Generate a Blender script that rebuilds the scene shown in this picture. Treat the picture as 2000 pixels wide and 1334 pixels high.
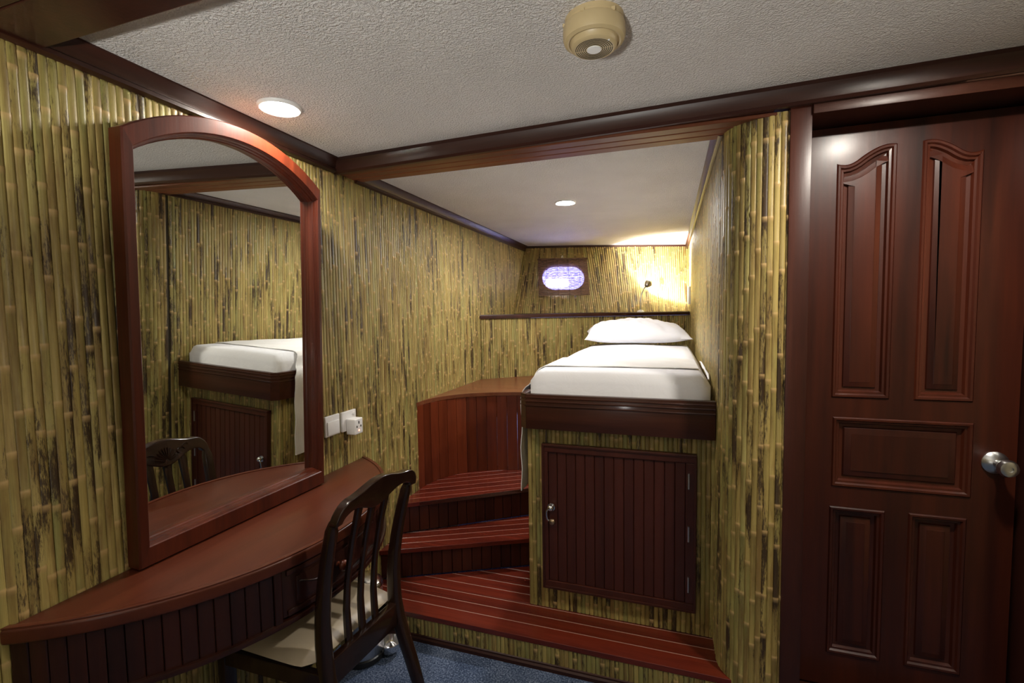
import bpy, bmesh, math, random
from mathutils import Vector, Matrix
from mathutils.geometry import tessellate_polygon
random.seed(7)
S = bpy.context.scene
for o in list(bpy.data.objects): bpy.data.objects.remove(o)
COL = S.collection

# ------------------------------------------------------------------ camera
cam_d = bpy.data.cameras.new('camera'); cam = bpy.data.objects.new('camera', cam_d); COL.objects.link(cam)
cam_d.sensor_width = 36; cam_d.lens = 923.99 / 2000 * 36; cam_d.clip_start = .02
def cam_matrix(yaw, pitch, roll):
    cy, sy, cp, sp, cr, sr = math.cos(yaw), math.sin(yaw), math.cos(pitch), math.sin(pitch), math.cos(roll), math.sin(roll)
    f0 = Vector((-sy, cy, 0)); r0 = Vector((cy, sy, 0)); u0 = Vector((0, 0, 1))
    f = f0*cp - u0*sp; u = u0*cp + f0*sp
    r = r0*cr + u*sr; uu = u*cr - r0*sr
    return Matrix((( r.x, uu.x, -f.x, 0), (r.y, uu.y, -f.y, 0), (r.z, uu.z, -f.z, 1.4), (0, 0, 0, 1)))
cam.matrix_world = cam_matrix(math.radians(18.4698), math.radians(3.5246), math.radians(-.8931))
S.camera = cam

# ------------------------------------------------------------------ world, exposure
w = bpy.data.worlds.new('world'); S.world = w; w.use_nodes = True
w.node_tree.nodes['Background'].inputs[0].default_value = (.35, .45, 1, 1)
w.node_tree.nodes['Background'].inputs[1].default_value = .3
S.view_settings.view_transform = 'Standard'; S.view_settings.look = 'None'
S.view_settings.exposure = 3.05; S.view_settings.gamma = 1; S.view_settings.use_curve_mapping = False
LAMP_E = 94.0        # radiance of a ceiling downlight diffuser
LAMP_COL = (1, .93, .82)

# ------------------------------------------------------------------ materials
def new_mat(name):
    m = bpy.data.materials.new(name); m.use_nodes = True
    nt = m.node_tree; b = nt.nodes['Principled BSDF']
    return m, nt, b
def N(nt, t, **kw):
    n = nt.nodes.new(t)
    for k, v in kw.items(): setattr(n, k, v)
    return n
def ramp(nt, fac, stops):
    r = N(nt, 'ShaderNodeValToRGB'); e = r.color_ramp.elements
    while len(e) < len(stops): e.new(.5)
    for i, (p, c) in enumerate(stops):
        e[i].position = p; e[i].color = (*c, 1) if len(c) == 3 else c
    nt.links.new(fac, r.inputs[0]); return r
def mix(nt, fac, a, b, mode='MIX'):
    m = N(nt, 'ShaderNodeMix', data_type='RGBA', blend_type=mode)
    for sock, v in ((m.inputs[0], fac), (m.inputs[6], a), (m.inputs[7], b)):
        if hasattr(v, 'is_output'): nt.links.new(v, sock)
        elif isinstance(v, tuple): sock.default_value = (*v, 1)
        else: sock.default_value = v
    return m.outputs[2]
def mth(nt, op, a, b=0.0, clamp=False):
    m = N(nt, 'ShaderNodeMath', operation=op, use_clamp=clamp)
    for s, v in zip(m.inputs, (a, b)):
        if hasattr(v, 'is_output'): nt.links.new(v, s)
        else: s.default_value = v
    return m.outputs[0]
def noise(nt, vec, scale, detail=3, rough=.55, dist=0):
    n = N(nt, 'ShaderNodeTexNoise'); n.inputs['Scale'].default_value = scale
    n.inputs['Detail'].default_value = detail; n.inputs['Roughness'].default_value = rough; n.inputs['Distortion'].default_value = dist
    nt.links.new(vec, n.inputs['Vector']); return n.outputs['Fac']
def mapping(nt, vec, scale, loc=None):
    m = N(nt, 'ShaderNodeMapping'); m.inputs['Scale'].default_value = scale
    nt.links.new(vec, m.inputs['Vector'])
    if loc is not None: nt.links.new(loc, m.inputs['Location'])
    return m.outputs[0]
def bump(nt, b, h, strength, dist):
    n = N(nt, 'ShaderNodeBump'); n.inputs['Strength'].default_value = strength; n.inputs['Distance'].default_value = dist
    nt.links.new(h, n.inputs['Height']); nt.links.new(n.outputs[0], b.inputs['Normal'])

def wood(name, dark, light, axis=2, rough=.3, coat=.4, coat_rough=.12, scale=14, var=.35):
    m, nt, b = new_mat(name)
    tc = N(nt, 'ShaderNodeTexCoord'); oi = N(nt, 'ShaderNodeObjectInfo')
    off = N(nt, 'ShaderNodeCombineXYZ'); mul = mth(nt, 'MULTIPLY', oi.outputs['Random'], 37.0)
    for i in range(3): nt.links.new(mul, off.inputs[i])
    sc = [1.0, 1.0, 1.0]; sc[axis] = .06
    v = mapping(nt, tc.outputs['Object'], sc, off.outputs[0])
    g = noise(nt, v, scale, 5, .6, .6); fine = noise(nt, v, scale*9, 3, .6)
    f = mth(nt, 'ADD', mth(nt, 'MULTIPLY', g, .75), mth(nt, 'MULTIPLY', fine, .25))
    r = ramp(nt, f, [(.32, dark), (.68, light)])
    br = mth(nt, 'ADD', mth(nt, 'MULTIPLY', oi.outputs['Random'], var), 1 - var/2)
    cb = N(nt, 'ShaderNodeCombineXYZ')
    for i in range(3): nt.links.new(br, cb.inputs[i])
    c = mix(nt, 1.0, r.outputs[0], cb.outputs[0], 'MULTIPLY')
    nt.links.new(c, b.inputs['Base Color'])
    b.inputs['Roughness'].default_value = rough
    b.inputs['Specular IOR Level'].default_value = .28
    b.inputs['Coat Weight'].default_value = coat*.7; b.inputs['Coat Roughness'].default_value = coat_rough
    bump(nt, b, fine, .12, .002)
    return m

def bamboo(name):
    m, nt, b = new_mat(name)
    co = N(nt, 'ShaderNodeAttribute', attribute_name='co').outputs['Vector']
    rnd = N(nt, 'ShaderNodeAttribute', attribute_name='rnd').outputs['Fac']
    nod = N(nt, 'ShaderNodeAttribute', attribute_name='node').outputs['Fac']
    base = ramp(nt, rnd, [(0, (.33, .21, .07)), (.2, (.26, .225, .066)), (.42, (.42, .30, .092)), (.6, (.26, .175, .052)), (.8, (.45, .33, .11)), (1, (.22, .215, .074))])
    fib = noise(nt, mapping(nt, co, (420, 6, 50)), 1, 2)
    c = mix(nt, .38, base.outputs[0], ramp(nt, fib, [(.3, (.19, .145, .036)), (.7, (.52, .42, .135))]).outputs[0])
    hue = noise(nt, mapping(nt, co, (20, 2.2, 70)), 1, 2)
    c = mix(nt, ramp(nt, hue, [(.5, (0, 0, 0)), (.68, (.45,)*3)]).outputs[0], c, (.22, .24, .07))
    sm = noise(nt, mapping(nt, co, (35, 4.2, 31)), 1, 4, .65)
    c = mix(nt, ramp(nt, sm, [(.45, (0, 0, 0)), (.66, (.78,)*3)]).outputs[0], c, (.17, .095, .026))
    bl = noise(nt, mapping(nt, co, (22, 3.0, 97)), 1, 2, .5)
    fe = noise(nt, mapping(nt, co, (300, 42, 11)), 1, 5, .75)
    burn = mth(nt, 'ADD', bl, mth(nt, 'MULTIPLY', mth(nt, 'SUBTRACT', fe, .5), .58))
    mask = ramp(nt, burn, [(.558, (0, 0, 0)), (.65, (.95,)*3)]).outputs[0]
    c = mix(nt, mask, c, (.036, .017, .007))
    c = mix(nt, mth(nt, 'MULTIPLY', nod, .8), c, (.52, .34, .14))
    nt.links.new(c, b.inputs['Base Color'])
    b.inputs['Roughness'].default_value = .5; b.inputs['Specular IOR Level'].default_value = .35
    b.inputs['Coat Weight'].default_value = .22; b.inputs['Coat Roughness'].default_value = .3
    bump(nt, b, fib, .25, .001)
    return m

def simple(name, col, rough=.5, metal=0, spec=.5, nz=None, coat=0, trans=0):
    m, nt, b = new_mat(name)
    b.inputs['Base Color'].default_value = (*col, 1); b.inputs['Roughness'].default_value = rough
    b.inputs['Metallic'].default_value = metal; b.inputs['Specular IOR Level'].default_value = spec
    b.inputs['Coat Weight'].default_value = coat
    tc = N(nt, 'ShaderNodeTexCoord')
    sc, amt, bs, bd = nz if nz else (40, .06, 0, 0)
    n = noise(nt, tc.outputs['Object'], sc, 4)
    c = mix(nt, n, tuple(x*(1-amt) for x in col), tuple(min(1, x*(1+amt)) for x in col))
    nt.links.new(c, b.inputs['Base Color'])
    if bs: bump(nt, b, n, bs, bd)
    return m

def ceiling_mat():
    m, nt, b = new_mat('ceiling_stipple')
    tc = N(nt, 'ShaderNodeTexCoord')
    n = noise(nt, tc.outputs['Object'], 160, 3, .55); n2 = noise(nt, tc.outputs['Object'], 60, 2)
    big = noise(nt, tc.outputs['Object'], 3, 2)
    c = ramp(nt, big, [(.3, (.73, .69, .67)), (.7, (.80, .76, .74))])
    nt.links.new(c.outputs[0], b.inputs['Base Color']); b.inputs['Roughness'].default_value = .75
    h = mth(nt, 'ADD', ramp(nt, n, [(.38, (0, 0, 0)), (.62, (1, 1, 1))]).outputs[0], mth(nt, 'MULTIPLY', n2, .8))
    bump(nt, b, h, .85, .005)
    return m
def carpet_mat():
    m, nt, b = new_mat('blue_carpet')
    tc = N(nt, 'ShaderNodeTexCoord')
    n = noise(nt, tc.outputs['Object'], 150, 4, .75); n2 = noise(nt, tc.outputs['Object'], 6, 3)
    f = mth(nt, 'ADD', mth(nt, 'MULTIPLY', n, .8), mth(nt, 'MULTIPLY', n2, .2))
    c = ramp(nt, f, [(.38, (.016, .026, .055)), (.50, (.07, .10, .17)), (.62, (.26, .31, .42))])
    nt.links.new(c.outputs[0], b.inputs['Base Color']); b.inputs['Roughness'].default_value = .95
    b.inputs['Specular IOR Level'].default_value = .1
    bump(nt, b, n, .8, .006)
    return m
def emit(name, col, e):
    m, nt, b = new_mat(name)
    b.inputs['Base Color'].default_value = (.9, .9, .9, 1)
    b.inputs['Emission Color'].default_value = (*col, 1); b.inputs['Emission Strength'].default_value = e
    return m
def porthole_mat():
    m, nt, b = new_mat('porthole_daylight')
    tc = N(nt, 'ShaderNodeTexCoord')
    n = noise(nt, tc.outputs['Object'], 22, 3, .6)
    sx = N(nt, 'ShaderNodeSeparateXYZ'); nt.links.new(tc.outputs['Object'], sx.inputs[0])
    ex = mth(nt, 'POWER', mth(nt, 'ABSOLUTE', mth(nt, 'DIVIDE', mth(nt, 'ADD', sx.outputs[0], .055), .125)), 4)
    ez = mth(nt, 'POWER', mth(nt, 'ABSOLUTE', mth(nt, 'DIVIDE', mth(nt, 'ADD', sx.outputs[2], .048), .058)), 4)
    d = mth(nt, 'ADD', mth(nt, 'ADD', ex, ez), mth(nt, 'MULTIPLY', n, .8))
    k = ramp(nt, d, [(.6, (1, 1, 1)), (1.0, (0, 0, 0))]).outputs[0]
    c = mix(nt, k, (.30, .30, 1.0), (.75, .78, 1.0))
    st = mth(nt, 'ADD', mth(nt, 'MULTIPLY', k, 11.0), 4.2)
    nt.links.new(c, b.inputs['Emission Color']); nt.links.new(st, b.inputs['Emission Strength'])
    b.inputs['Base Color'].default_value = (.05, .05, .08, 1)
    return m
def reed_mat():
    m, nt, b = new_mat('woven_reed')
    tc = N(nt, 'ShaderNodeTexCoord')
    n = noise(nt, mapping(nt, tc.outputs['Object'], (14, 60, 260)), 1, 3, .6)
    c = ramp(nt, n, [(.3, (.10, .05, .03)), (.7, (.30, .17, .10))])
    nt.links.new(c.outputs[0], b.inputs['Base Color']); b.inputs['Roughness'].default_value = .6
    tr = N(nt, 'ShaderNodeBsdfTransparent'); ms = N(nt, 'ShaderNodeMixShader')
    hole = noise(nt, mapping(nt, tc.outputs['Object'], (30, 0, 330)), 1, 2, .6)
    nt.links.new(ramp(nt, hole, [(.40, (.10,)*3), (.66, (.42,)*3)]).outputs[0], ms.inputs[0])
    nt.links.new(b.outputs[0], ms.inputs[1]); nt.links.new(tr.outputs[0], ms.inputs[2])
    nt.links.new(ms.outputs[0], nt.nodes['Material Output'].inputs[0])
    return m
def cloth_mat(name, col, wv=0):
    m, nt, b = new_mat(name)
    tc = N(nt, 'ShaderNodeTexCoord')
    n = noise(nt, tc.outputs['Object'], 9, 4, .55, .5); fi = noise(nt, tc.outputs['Object'], 500, 2)
    c = mix(nt, n, tuple(x*.96 for x in col), col)
    nt.links.new(c, b.inputs['Base Color']); b.inputs['Roughness'].default_value = .85
    b.inputs['Specular IOR Level'].default_value = .2; b.inputs['Sheen Weight'].default_value = .1
    h = mth(nt, 'ADD', mth(nt, 'MULTIPLY', n, 4.0), mth(nt, 'MULTIPLY', fi, .25))
    if wv:
        wn = N(nt, 'ShaderNodeTexWave'); wn.inputs['Scale'].default_value = wv; wn.inputs['Distortion'].default_value = 1.5
        wn.bands_direction = 'Y'; nt.links.new(tc.outputs['Object'], wn.inputs[0]); h = mth(nt, 'ADD', h, wn.outputs['Fac'])
    bump(nt, b, h, .25, .004)
    return m

M = dict(
    bamboo=bamboo('bamboo'),
    backing=simple('dark_backing', (.035, .025, .012), .8),
    trim=wood('mahogany_trim', (.02, .006, .0035), (.05, .0135, .0065), 1, .42, .2, .3),
    trimx=wood('mahogany_trim_across', (.02, .006, .0035), (.05, .0135, .0065), 0, .42, .2, .3),
    trimz=wood('mahogany_trim_upright', (.022, .006, .004), (.056, .0135, .0065), 2, .4, .25, .3),
    mirror_wood=wood('mahogany_mirror', (.038, .006, .0026), (.10, .018, .006), 2, .36, .3, .25),
    soffit=wood('mahogany_soffit', (.09, .024, .010), (.17, .05, .018), 0, .42, .12, .12),
    desk=wood('mahogany_desktop', (.068, .0145, .0065), (.112, .026, .0105), 1, .34, .25, .25, 9),
    apron=wood('mahogany_apron', (.016, .0045, .003), (.042, .0105, .006), 2, .35, .35),
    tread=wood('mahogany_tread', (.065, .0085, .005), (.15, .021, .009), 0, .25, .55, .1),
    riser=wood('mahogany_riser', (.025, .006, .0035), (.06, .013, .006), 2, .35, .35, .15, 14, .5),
    panel=wood('mahogany_panel', (.075, .013, .005), (.17, .034, .011), 2, .3, .45, .15, 14, .5),
    platform=wood('mahogany_platform', (.13, .038, .016), (.21, .068, .028), 0, .32, .3),
    fascia=wood('mahogany_fascia', (.03, .009, .005), (.07, .02, .010), 0, .33, .35),
    cabdoor=wood('mahogany_cabinet', (.035, .008, .0045), (.065, .015, .008), 2, .35, .35, .2, 14, .25),
    door=wood('mahogany_door', (.015, .003, .0017), (.068, .0125, .0042), 2, .42, .35, .22, 7, .1),
    chair=wood('dark_chair_wood', (.010, .0045, .003), (.028, .011, .0065), 2, .25, .6, .1, 20, .1),
    caulk=simple('pale_caulk', (.36, .20, .15), .5),
    ceiling=ceiling_mat(), carpet=carpet_mat(),
    plaster=simple('cream_panel', (.42, .36, .22), .6),
    sheet=cloth_mat('white_sheet', (.86, .86, .89)),
    runner=cloth_mat('cream_runner', (.84, .825, .80), 60),
    cushion=simple('cream_vinyl', (.58, .48, .34), .42, nz=(30, .06, .05, .003)),
    chrome=simple('chrome', (.75, .75, .76), .16, 1), steel=simple('brushed_steel', (.62, .62, .62), .28, 1),
    white=simple('white_plastic', (.80, .79, .78), .35), black=simple('black_plastic', (.012, .012, .012), .4),
    beige=simple('beige_plastic', (.52, .40, .22), .42, nz=(12, .1, 0, 0)),
    slot=simple('dark_slot', (.03, .022, .012), .8),
    brass=simple('dull_brass', (.45, .32, .2), .35, 1),
    red=emit('red_indicator', (1, .12, .05), 2.0),
    lamp=emit('lamp_diffuser', LAMP_COL, LAMP_E),
    lamp_soft=emit('lamp_diffuser_dim', LAMP_COL, LAMP_E*.46),
    alamp=emit('alcove_lamp_diffuser', (1, .97, .96), 104.0),
    porthole=porthole_mat(), reed=reed_mat(),
    dark=simple('dark_gap', (.004, .004, .005), .9),
)
mm, nt_, b_ = new_mat('mirror_glass')
b_.inputs['Base Color'].default_value = (.80, .82, .79, 1); b_.inputs['Metallic'].default_value = 1; b_.inputs['Roughness'].default_value = .006
M['mirror'] = mm

# ------------------------------------------------------------------ geometry collector
class G:
    def __init__(s): s.V = []; s.F = []
    def add(s, V, F):
        k = len(s.V); s.V += [tuple(v) for v in V]; s.F += [tuple(i + k for i in f) for f in F]; return s
    def box(s, a, b):
        (x0, y0, z0), (x1, y1, z1) = a, b
        V = [(x0,y0,z0),(x1,y0,z0),(x1,y1,z0),(x0,y1,z0),(x0,y0,z1),(x1,y0,z1),(x1,y1,z1),(x0,y1,z1)]
        return s.add(V, [(0,3,2,1),(4,5,6,7),(0,1,5,4),(1,2,6,5),(2,3,7,6),(3,0,4,7)])
    def prism(s, poly, z0, z1, f=None):
        """poly: 2-D outline (ccw); f maps (u, v, w) to 3-D"""
        f = f or (lambda u, v, w_: (u, v, w_)); n = len(poly)
        V = [f(u, v, z0) for u, v in poly] + [f(u, v, z1) for u, v in poly]
        F = [tuple(range(n))[::-1], tuple(range(n, 2*n))] + [(i, (i+1) % n, n + (i+1) % n, n + i) for i in range(n)]
        return s.add(V, F)
    def band(s, A, B, z0, z1, f=None):
        """solid strip between two polylines A and B"""
        f = f or (lambda u, v, w_: (u, v, w_)); n = len(A)
        V = [f(*p, z0) for p in A] + [f(*p, z0) for p in B] + [f(*p, z1) for p in A] + [f(*p, z1) for p in B]
        F = []
        for i in range(n - 1):
            a, b, c, d = i, i+1, n+i+1, n+i; t = 2*n
            F += [(a, d, c, b), (a+t, b+t, c+t, d+t), (a, b, b+t, a+t), (c, d, d+t, c+t)]
        F += [(0, 2*n, 3*n, n), (n-1, 2*n-1, 4*n-1, 3*n-1)]
        return s.add(V, F)
    def tube(s, path, rx, ry=None, n=8, side=None, power=2.0, cap=True):
        """section swept along a path; rx along `side`, ry across; numbers or lists"""
        P = [Vector(p) for p in path]; L = len(P)
        rx = rx if isinstance(rx, (list, tuple)) else [rx]*L
        ry = rx if ry is None else (ry if isinstance(ry, (list, tuple)) else [ry]*L)
        V = []; prev = None
        for i in range(L):
            t = (P[min(i+1, L-1)] - P[max(i-1, 0)]).normalized()
            if side is not None: a = Vector(side)
            else:
                a = prev if prev else (Vector((0, 0, 1)) if abs(t.z) < .9 else Vector((1, 0, 0)))
            a = (a - t*a.dot(t)).normalized(); prev = a; b = t.cross(a)
            for k in range(n):
                th = 2*math.pi*(k + .5)/n; c, q = math.cos(th), math.sin(th)
                c = math.copysign(abs(c)**(2/power), c); q = math.copysign(abs(q)**(2/power), q)
                V.append(P[i] + a*rx[i]*c + b*ry[i]*q)
        F = [(i*n + k, i*n + (k+1) % n, (i+1)*n + (k+1) % n, (i+1)*n + k) for i in range(L-1) for k in range(n)]
        if cap: F += [tuple(range(n))[::-1], tuple(range((L-1)*n, L*n))]
        return s.add(V, F)
    def sweep(s, prof, path, frames, closed=False, cap=True):
        """prof: (a, b) pairs; frames: (A, B) vectors for each path point"""
        n = len(prof); L = len(path); V = []
        for p, (A, B) in zip(path, frames):
            p = Vector(p); A = Vector(A); B = Vector(B)
            V += [p + A*a + B*b for a, b in prof]
        R = L if closed else L - 1
        F = [(i*n + k, i*n + (k+1) % n, ((i+1) % L)*n + (k+1) % n, ((i+1) % L)*n + k) for i in range(R) for k in range(n)]
        if cap and not closed: F += [tuple(range(n))[::-1], tuple(range((L-1)*n, L*n))]
        return s.add(V, F)
    def lathe(s, prof, c=(0, 0, 0), axis=(0, 0, 1), n=24, a=None):
        """prof: (radius, height) pairs along axis"""
        ax = Vector(axis).normalized(); u = ax.orthogonal().normalized(); v = ax.cross(u); c = Vector(c); m = len(prof)
        V = [c + ax*h + (u*math.cos(2*math.pi*k/n) + v*math.sin(2*math.pi*k/n))*r for k in range(n) for r, h in prof]
        F = [(k*m + i, ((k+1) % n)*m + i, ((k+1) % n)*m + i + 1, k*m + i + 1) for k in range(n) for i in range(m-1)]
        if prof[0][0] > 1e-6: F.append(tuple(k*m for k in range(n))[::-1])
        if prof[-1][0] > 1e-6: F.append(tuple(k*m + m - 1 for k in range(n)))
        return s.add(V, F)
    def sphere(s, c, r, n=14, m=8, sc=(1, 1, 1)):
        pr = [(math.sin(math.pi*i/m), -math.cos(math.pi*i/m)) for i in range(m+1)]
        g = G().lathe([(max(a, 0), b) for a, b in pr], n=n)
        return s.add([(c[0] + v[0]*r*sc[0], c[1] + v[1]*r*sc[1], c[2] + v[2]*r*sc[2]) for v in g.V], g.F)
    def xf(s, mat):
        s.V = [tuple(mat @ Vector(v)) for v in s.V]; return s

def finish(g, name, mat, bev=0, seg=2, smooth=None, off=(0, 0, 0)):
    me = bpy.data.meshes.new(name); bm = bmesh.new()
    vs = [bm.verts.new((v[0]-off[0], v[1]-off[1], v[2]-off[2])) for v in g.V]
    for f in g.F:
        try: bm.faces.new([vs[i] for i in f])
        except ValueError: pass
    bmesh.ops.remove_doubles(bm, verts=bm.verts, dist=1e-6)
    bmesh.ops.recalc_face_normals(bm, faces=bm.faces)
    if bev:
        ed = [e for e in bm.edges if len(e.link_faces) == 2 and e.calc_face_angle(0) > .5]
        bmesh.ops.bevel(bm, geom=ed, offset=bev, segments=seg, affect='EDGES', profile=.6, clamp_overlap=True)
    bm.to_mesh(me); bm.free()
    me.materials.append(M[mat])
    if smooth is not None:
        for p in me.polygons: p.use_smooth = True
        me.set_sharp_from_angle(angle=math.radians(smooth))
    return me
BASE = {}
def tag(o, label=None, cat=None, group=None, kind=None):
    if label: o['label'] = label
    if cat: o['category'] = cat
    if group: o['group'] = group
    if kind: o['kind'] = kind
    return o
def thing(name, label, cat, loc, group=None, mtx=None):
    o = bpy.data.objects.new(name, None); COL.objects.link(o); o.empty_display_size = .05
    if mtx is not None: o.matrix_world = mtx; BASE[o] = (0, 0, 0)
    else: o.location = loc; BASE[o] = tuple(loc)
    return tag(o, label, cat, group)
def part(name, g, mat, parent=None, bev=0, seg=2, smooth=None, label=None):
    off = BASE[parent] if parent else (0, 0, 0)
    o = bpy.data.objects.new(name, finish(g, name, mat, bev, seg, smooth, off)); COL.objects.link(o)
    if parent: o.parent = parent
    BASE[o] = off
    if label: o['label'] = label
    return o
def struct(name, g, mat, label=None, **kw):
    o = part(name, g, mat, None, **kw); o['kind'] = 'structure'
    if label: o['label'] = label
    return o
def solo(name, g, mat, label, cat, group=None, **kw):
    return tag(part(name, g, mat, None, **kw), label, cat, group)

# ------------------------------------------------------------------ bamboo strips
PITCH = .0174
def strip_data(L, width=None, spacing=(.13, .30)):
    """shallow half-cane: rings along z with swollen nodes; returns verts, faces, node attr, coords, rnd"""
    wd = (width or PITCH)*random.uniform(.95, 1.0)/2
    prof = [(-1, 0), (-.97, .0036), (-.55, .0048), (0, .0052), (.55, .0048), (.97, .0036), (1, 0)]; PN = len(prof)
    rings = [(0, 0, 0)]; z = random.uniform(.02, .22)
    while z < L - .02:
        rings += [(z-.014, 0, 0), (z-.004, .0016, .6), (z+.003, .0017, 1), (z+.007, .0002, 0)]; z += random.uniform(*spacing)
    rings = [r for r in rings if 0 <= r[0] <= L]; rings.append((L, 0, 0))
    V, ND, CO = [], [], []; r = random.random(); sd = random.uniform(0, 40); ph = random.random()*6; am = random.uniform(.0002, .0008)
    for (z, up, nd) in rings:
        dx = am*math.sin(z*5 + ph)
        for x, y in prof:
            V.append((x*(wd + up*.25) + dx, y + (up if abs(x) < .9 else up*.4), z)); ND.append(nd); CO.append((x*wd + sd, z + sd, r*3))
    F = [(i*PN + k, i*PN + k + 1, i*PN + k + PN + 1, i*PN + k + PN) for i in range(len(rings)-1) for k in range(PN-1)]
    return V, F, ND, CO, [r]*len(V)
def strip_mesh(name, V, F, ND, CO, RN):
    me = bpy.data.meshes.new(name); me.from_pydata(V, [], F)
    a = me.attributes.new('node', 'FLOAT', 'POINT'); a.data.foreach_set('value', ND)
    a = me.attributes.new('rnd', 'FLOAT', 'POINT'); a.data.foreach_set('value', RN)
    a = me.attributes.new('co', 'FLOAT_VECTOR', 'POINT'); a.data.foreach_set('vector', [c for p in CO for c in p])
    for p in me.polygons: p.use_smooth = True
    me.materials.append(M['bamboo']); return me
def strip_frame(p, nrm, top=None):
    n = Vector(nrm).normalized(); z = Vector((0, 0, 1)) if top is None else (Vector(top) - Vector(p)).normalized()
    x = n.cross(z).normalized(); y = z.cross(x)      # y points out of the wall
    return Matrix(((x.x, y.x, z.x, p[0]), (x.y, y.y, z.y, p[1]), (x.z, y.z, z.z, p[2]), (0, 0, 0, 1)))
def strips_single(parent, spots, L, pool=16, name='bamboo_strip'):
    """spots: (base point, normal)"""
    ms = [strip_mesh(name, *strip_data(L)) for _ in range(min(pool, len(spots)))]
    order = []
    for i, (p, n) in enumerate(spots):
        if not order: order = list(range(len(ms))); random.shuffle(order)
        o = bpy.data.objects.new(name, ms[order.pop()]); COL.objects.link(o)
        o.parent = parent
        b = BASE[parent]; o.matrix_local = strip_frame((p[0]-b[0], p[1]-b[1], p[2]-b[2]), n)
def strips_joined(parent, spots, name='bamboo_strips', width=None):
    """spots: (base, top, normal) -> one part of the wall"""
    V, F, ND, CO, RN = [], [], [], [], []; b = Vector(BASE[parent])
    for p, t, n in spots:
        L = (Vector(t) - Vector(p)).length
        v, f, nd, co, rn = strip_data(L, width); m = strip_frame(p, n, t); k = len(V)
        V += [tuple(m @ Vector(q) - b) for q in v]; F += [tuple(i + k for i in q) for q in f]; ND += nd; CO += co; RN += rn
    o = bpy.data.objects.new(name, strip_mesh(name, V, F, ND, CO, RN)); COL.objects.link(o); o.parent = parent; BASE[o] = BASE[parent]
    o['kind'] = 'stuff'; return o
def lerp(a, b, t): return tuple(x + (y - x)*t for x, y in zip(a, b))

# ================================================================== THE ROOM
WL, WR = -1.323, .165                    # left wall, right wall of the bunk alcove
ZS, ZA = 2.0, 2.03                       # beam soffit, alcove ceiling
def zc(x): return 2.056 + .013*(x + .35) # the main ceiling climbs a little to the right
XR, YB = 1.32, -1.35                     # unseen right side and back of the cabin
D1 = .119; D2 = .264; D3 = .422; DP = .911   # step heights, platform height

struct('floor', G().box((WL-.05, YB-.05, -.04), (XR+.05, 5.0, 0)), 'carpet', 'blue speckled carpet floor')
struct('ceiling', G().add([(WL-.05, YB, zc(WL)), (XR+.05, YB, zc(XR)), (XR+.05, 1.72, zc(XR)), (WL-.05, 1.72, zc(WL)),
       (WL-.05, YB, 2.15), (XR+.05, YB, 2.15), (XR+.05, 1.72, 2.15), (WL-.05, 1.72, 2.15)],
       [(0,1,2,3),(7,6,5,4),(0,4,5,1),(1,5,6,2),(2,6,7,3),(3,7,4,0)]), 'ceiling', 'stippled off-white cabin ceiling')
struct('ceiling', G().box((WL-.05, 1.80, ZA), (.30, 5.1, ZA+.05)), 'ceiling', 'stippled off-white ceiling over the bunk')

# left wall
wl = struct('wall_left', G().box((WL-.06, YB, 0), (WL-.0056, 4.6, 2.04)), 'backing', 'left wall clad in split bamboo')
ys = [YB + .01 + PITCH*(i + .5) for i in range(int((4.42 - YB)/PITCH))]
strips_single(wl, [((WL-.0054, y, 0), (1, 0, 0)) for y in ys if .28 < y < 2.2], 2.035, 28)
strips_joined(wl, [((WL-.0054, y, 0), (WL-.0054, y, 2.035), (1, 0, 0)) for y in ys if not .28 < y < 2.2])

# right wall of the alcove running into the rounded corner by the door
wr = struct('wall_right', G().box((WR+.006, 1.82, 0), (WR+.06, 5.1, 2.04)), 'backing', 'bamboo-clad wall right of the bunk with rounded corner')
n = int((5.0 - 1.83)/PITCH)
strips_joined(wr, [((WR+.0054, 1.83 + PITCH*(i+.5), 0), (WR+.0054, 1.83 + PITCH*(i+.5), 2.03), (-1, 0, 0)) for i in range(n)])
RC, CX, CY = .14, WR + .14, 1.815
spots = []
na = int(RC*math.pi/2/PITCH + .5)
for i in range(na):
    a = (i + .5)/na*math.pi/2
    spots.append(((CX - (RC-.0054)*math.cos(a), CY - (RC-.0054)*math.sin(a), 0), (-math.cos(a), -math.sin(a), 0)))
x = CX + PITCH/2
while x < .352: spots.append(((x, CY - RC + .0054, 0), (0, -1, 0))); x += PITCH
strips_single(wr, spots, 2.0, 14)
cor = [(CX - (RC-.0058)*math.cos(k/8*math.pi/2), CY - (RC-.0058)*math.sin(k/8*math.pi/2)) for k in range(9)] + [(.352, CY-RC+.0058)]
part('corner_core', G().prism(cor + [(.352, CY + .05), (CX - RC + .0058, CY + .05)], 0, 2.0), 'backing', wr)

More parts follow.
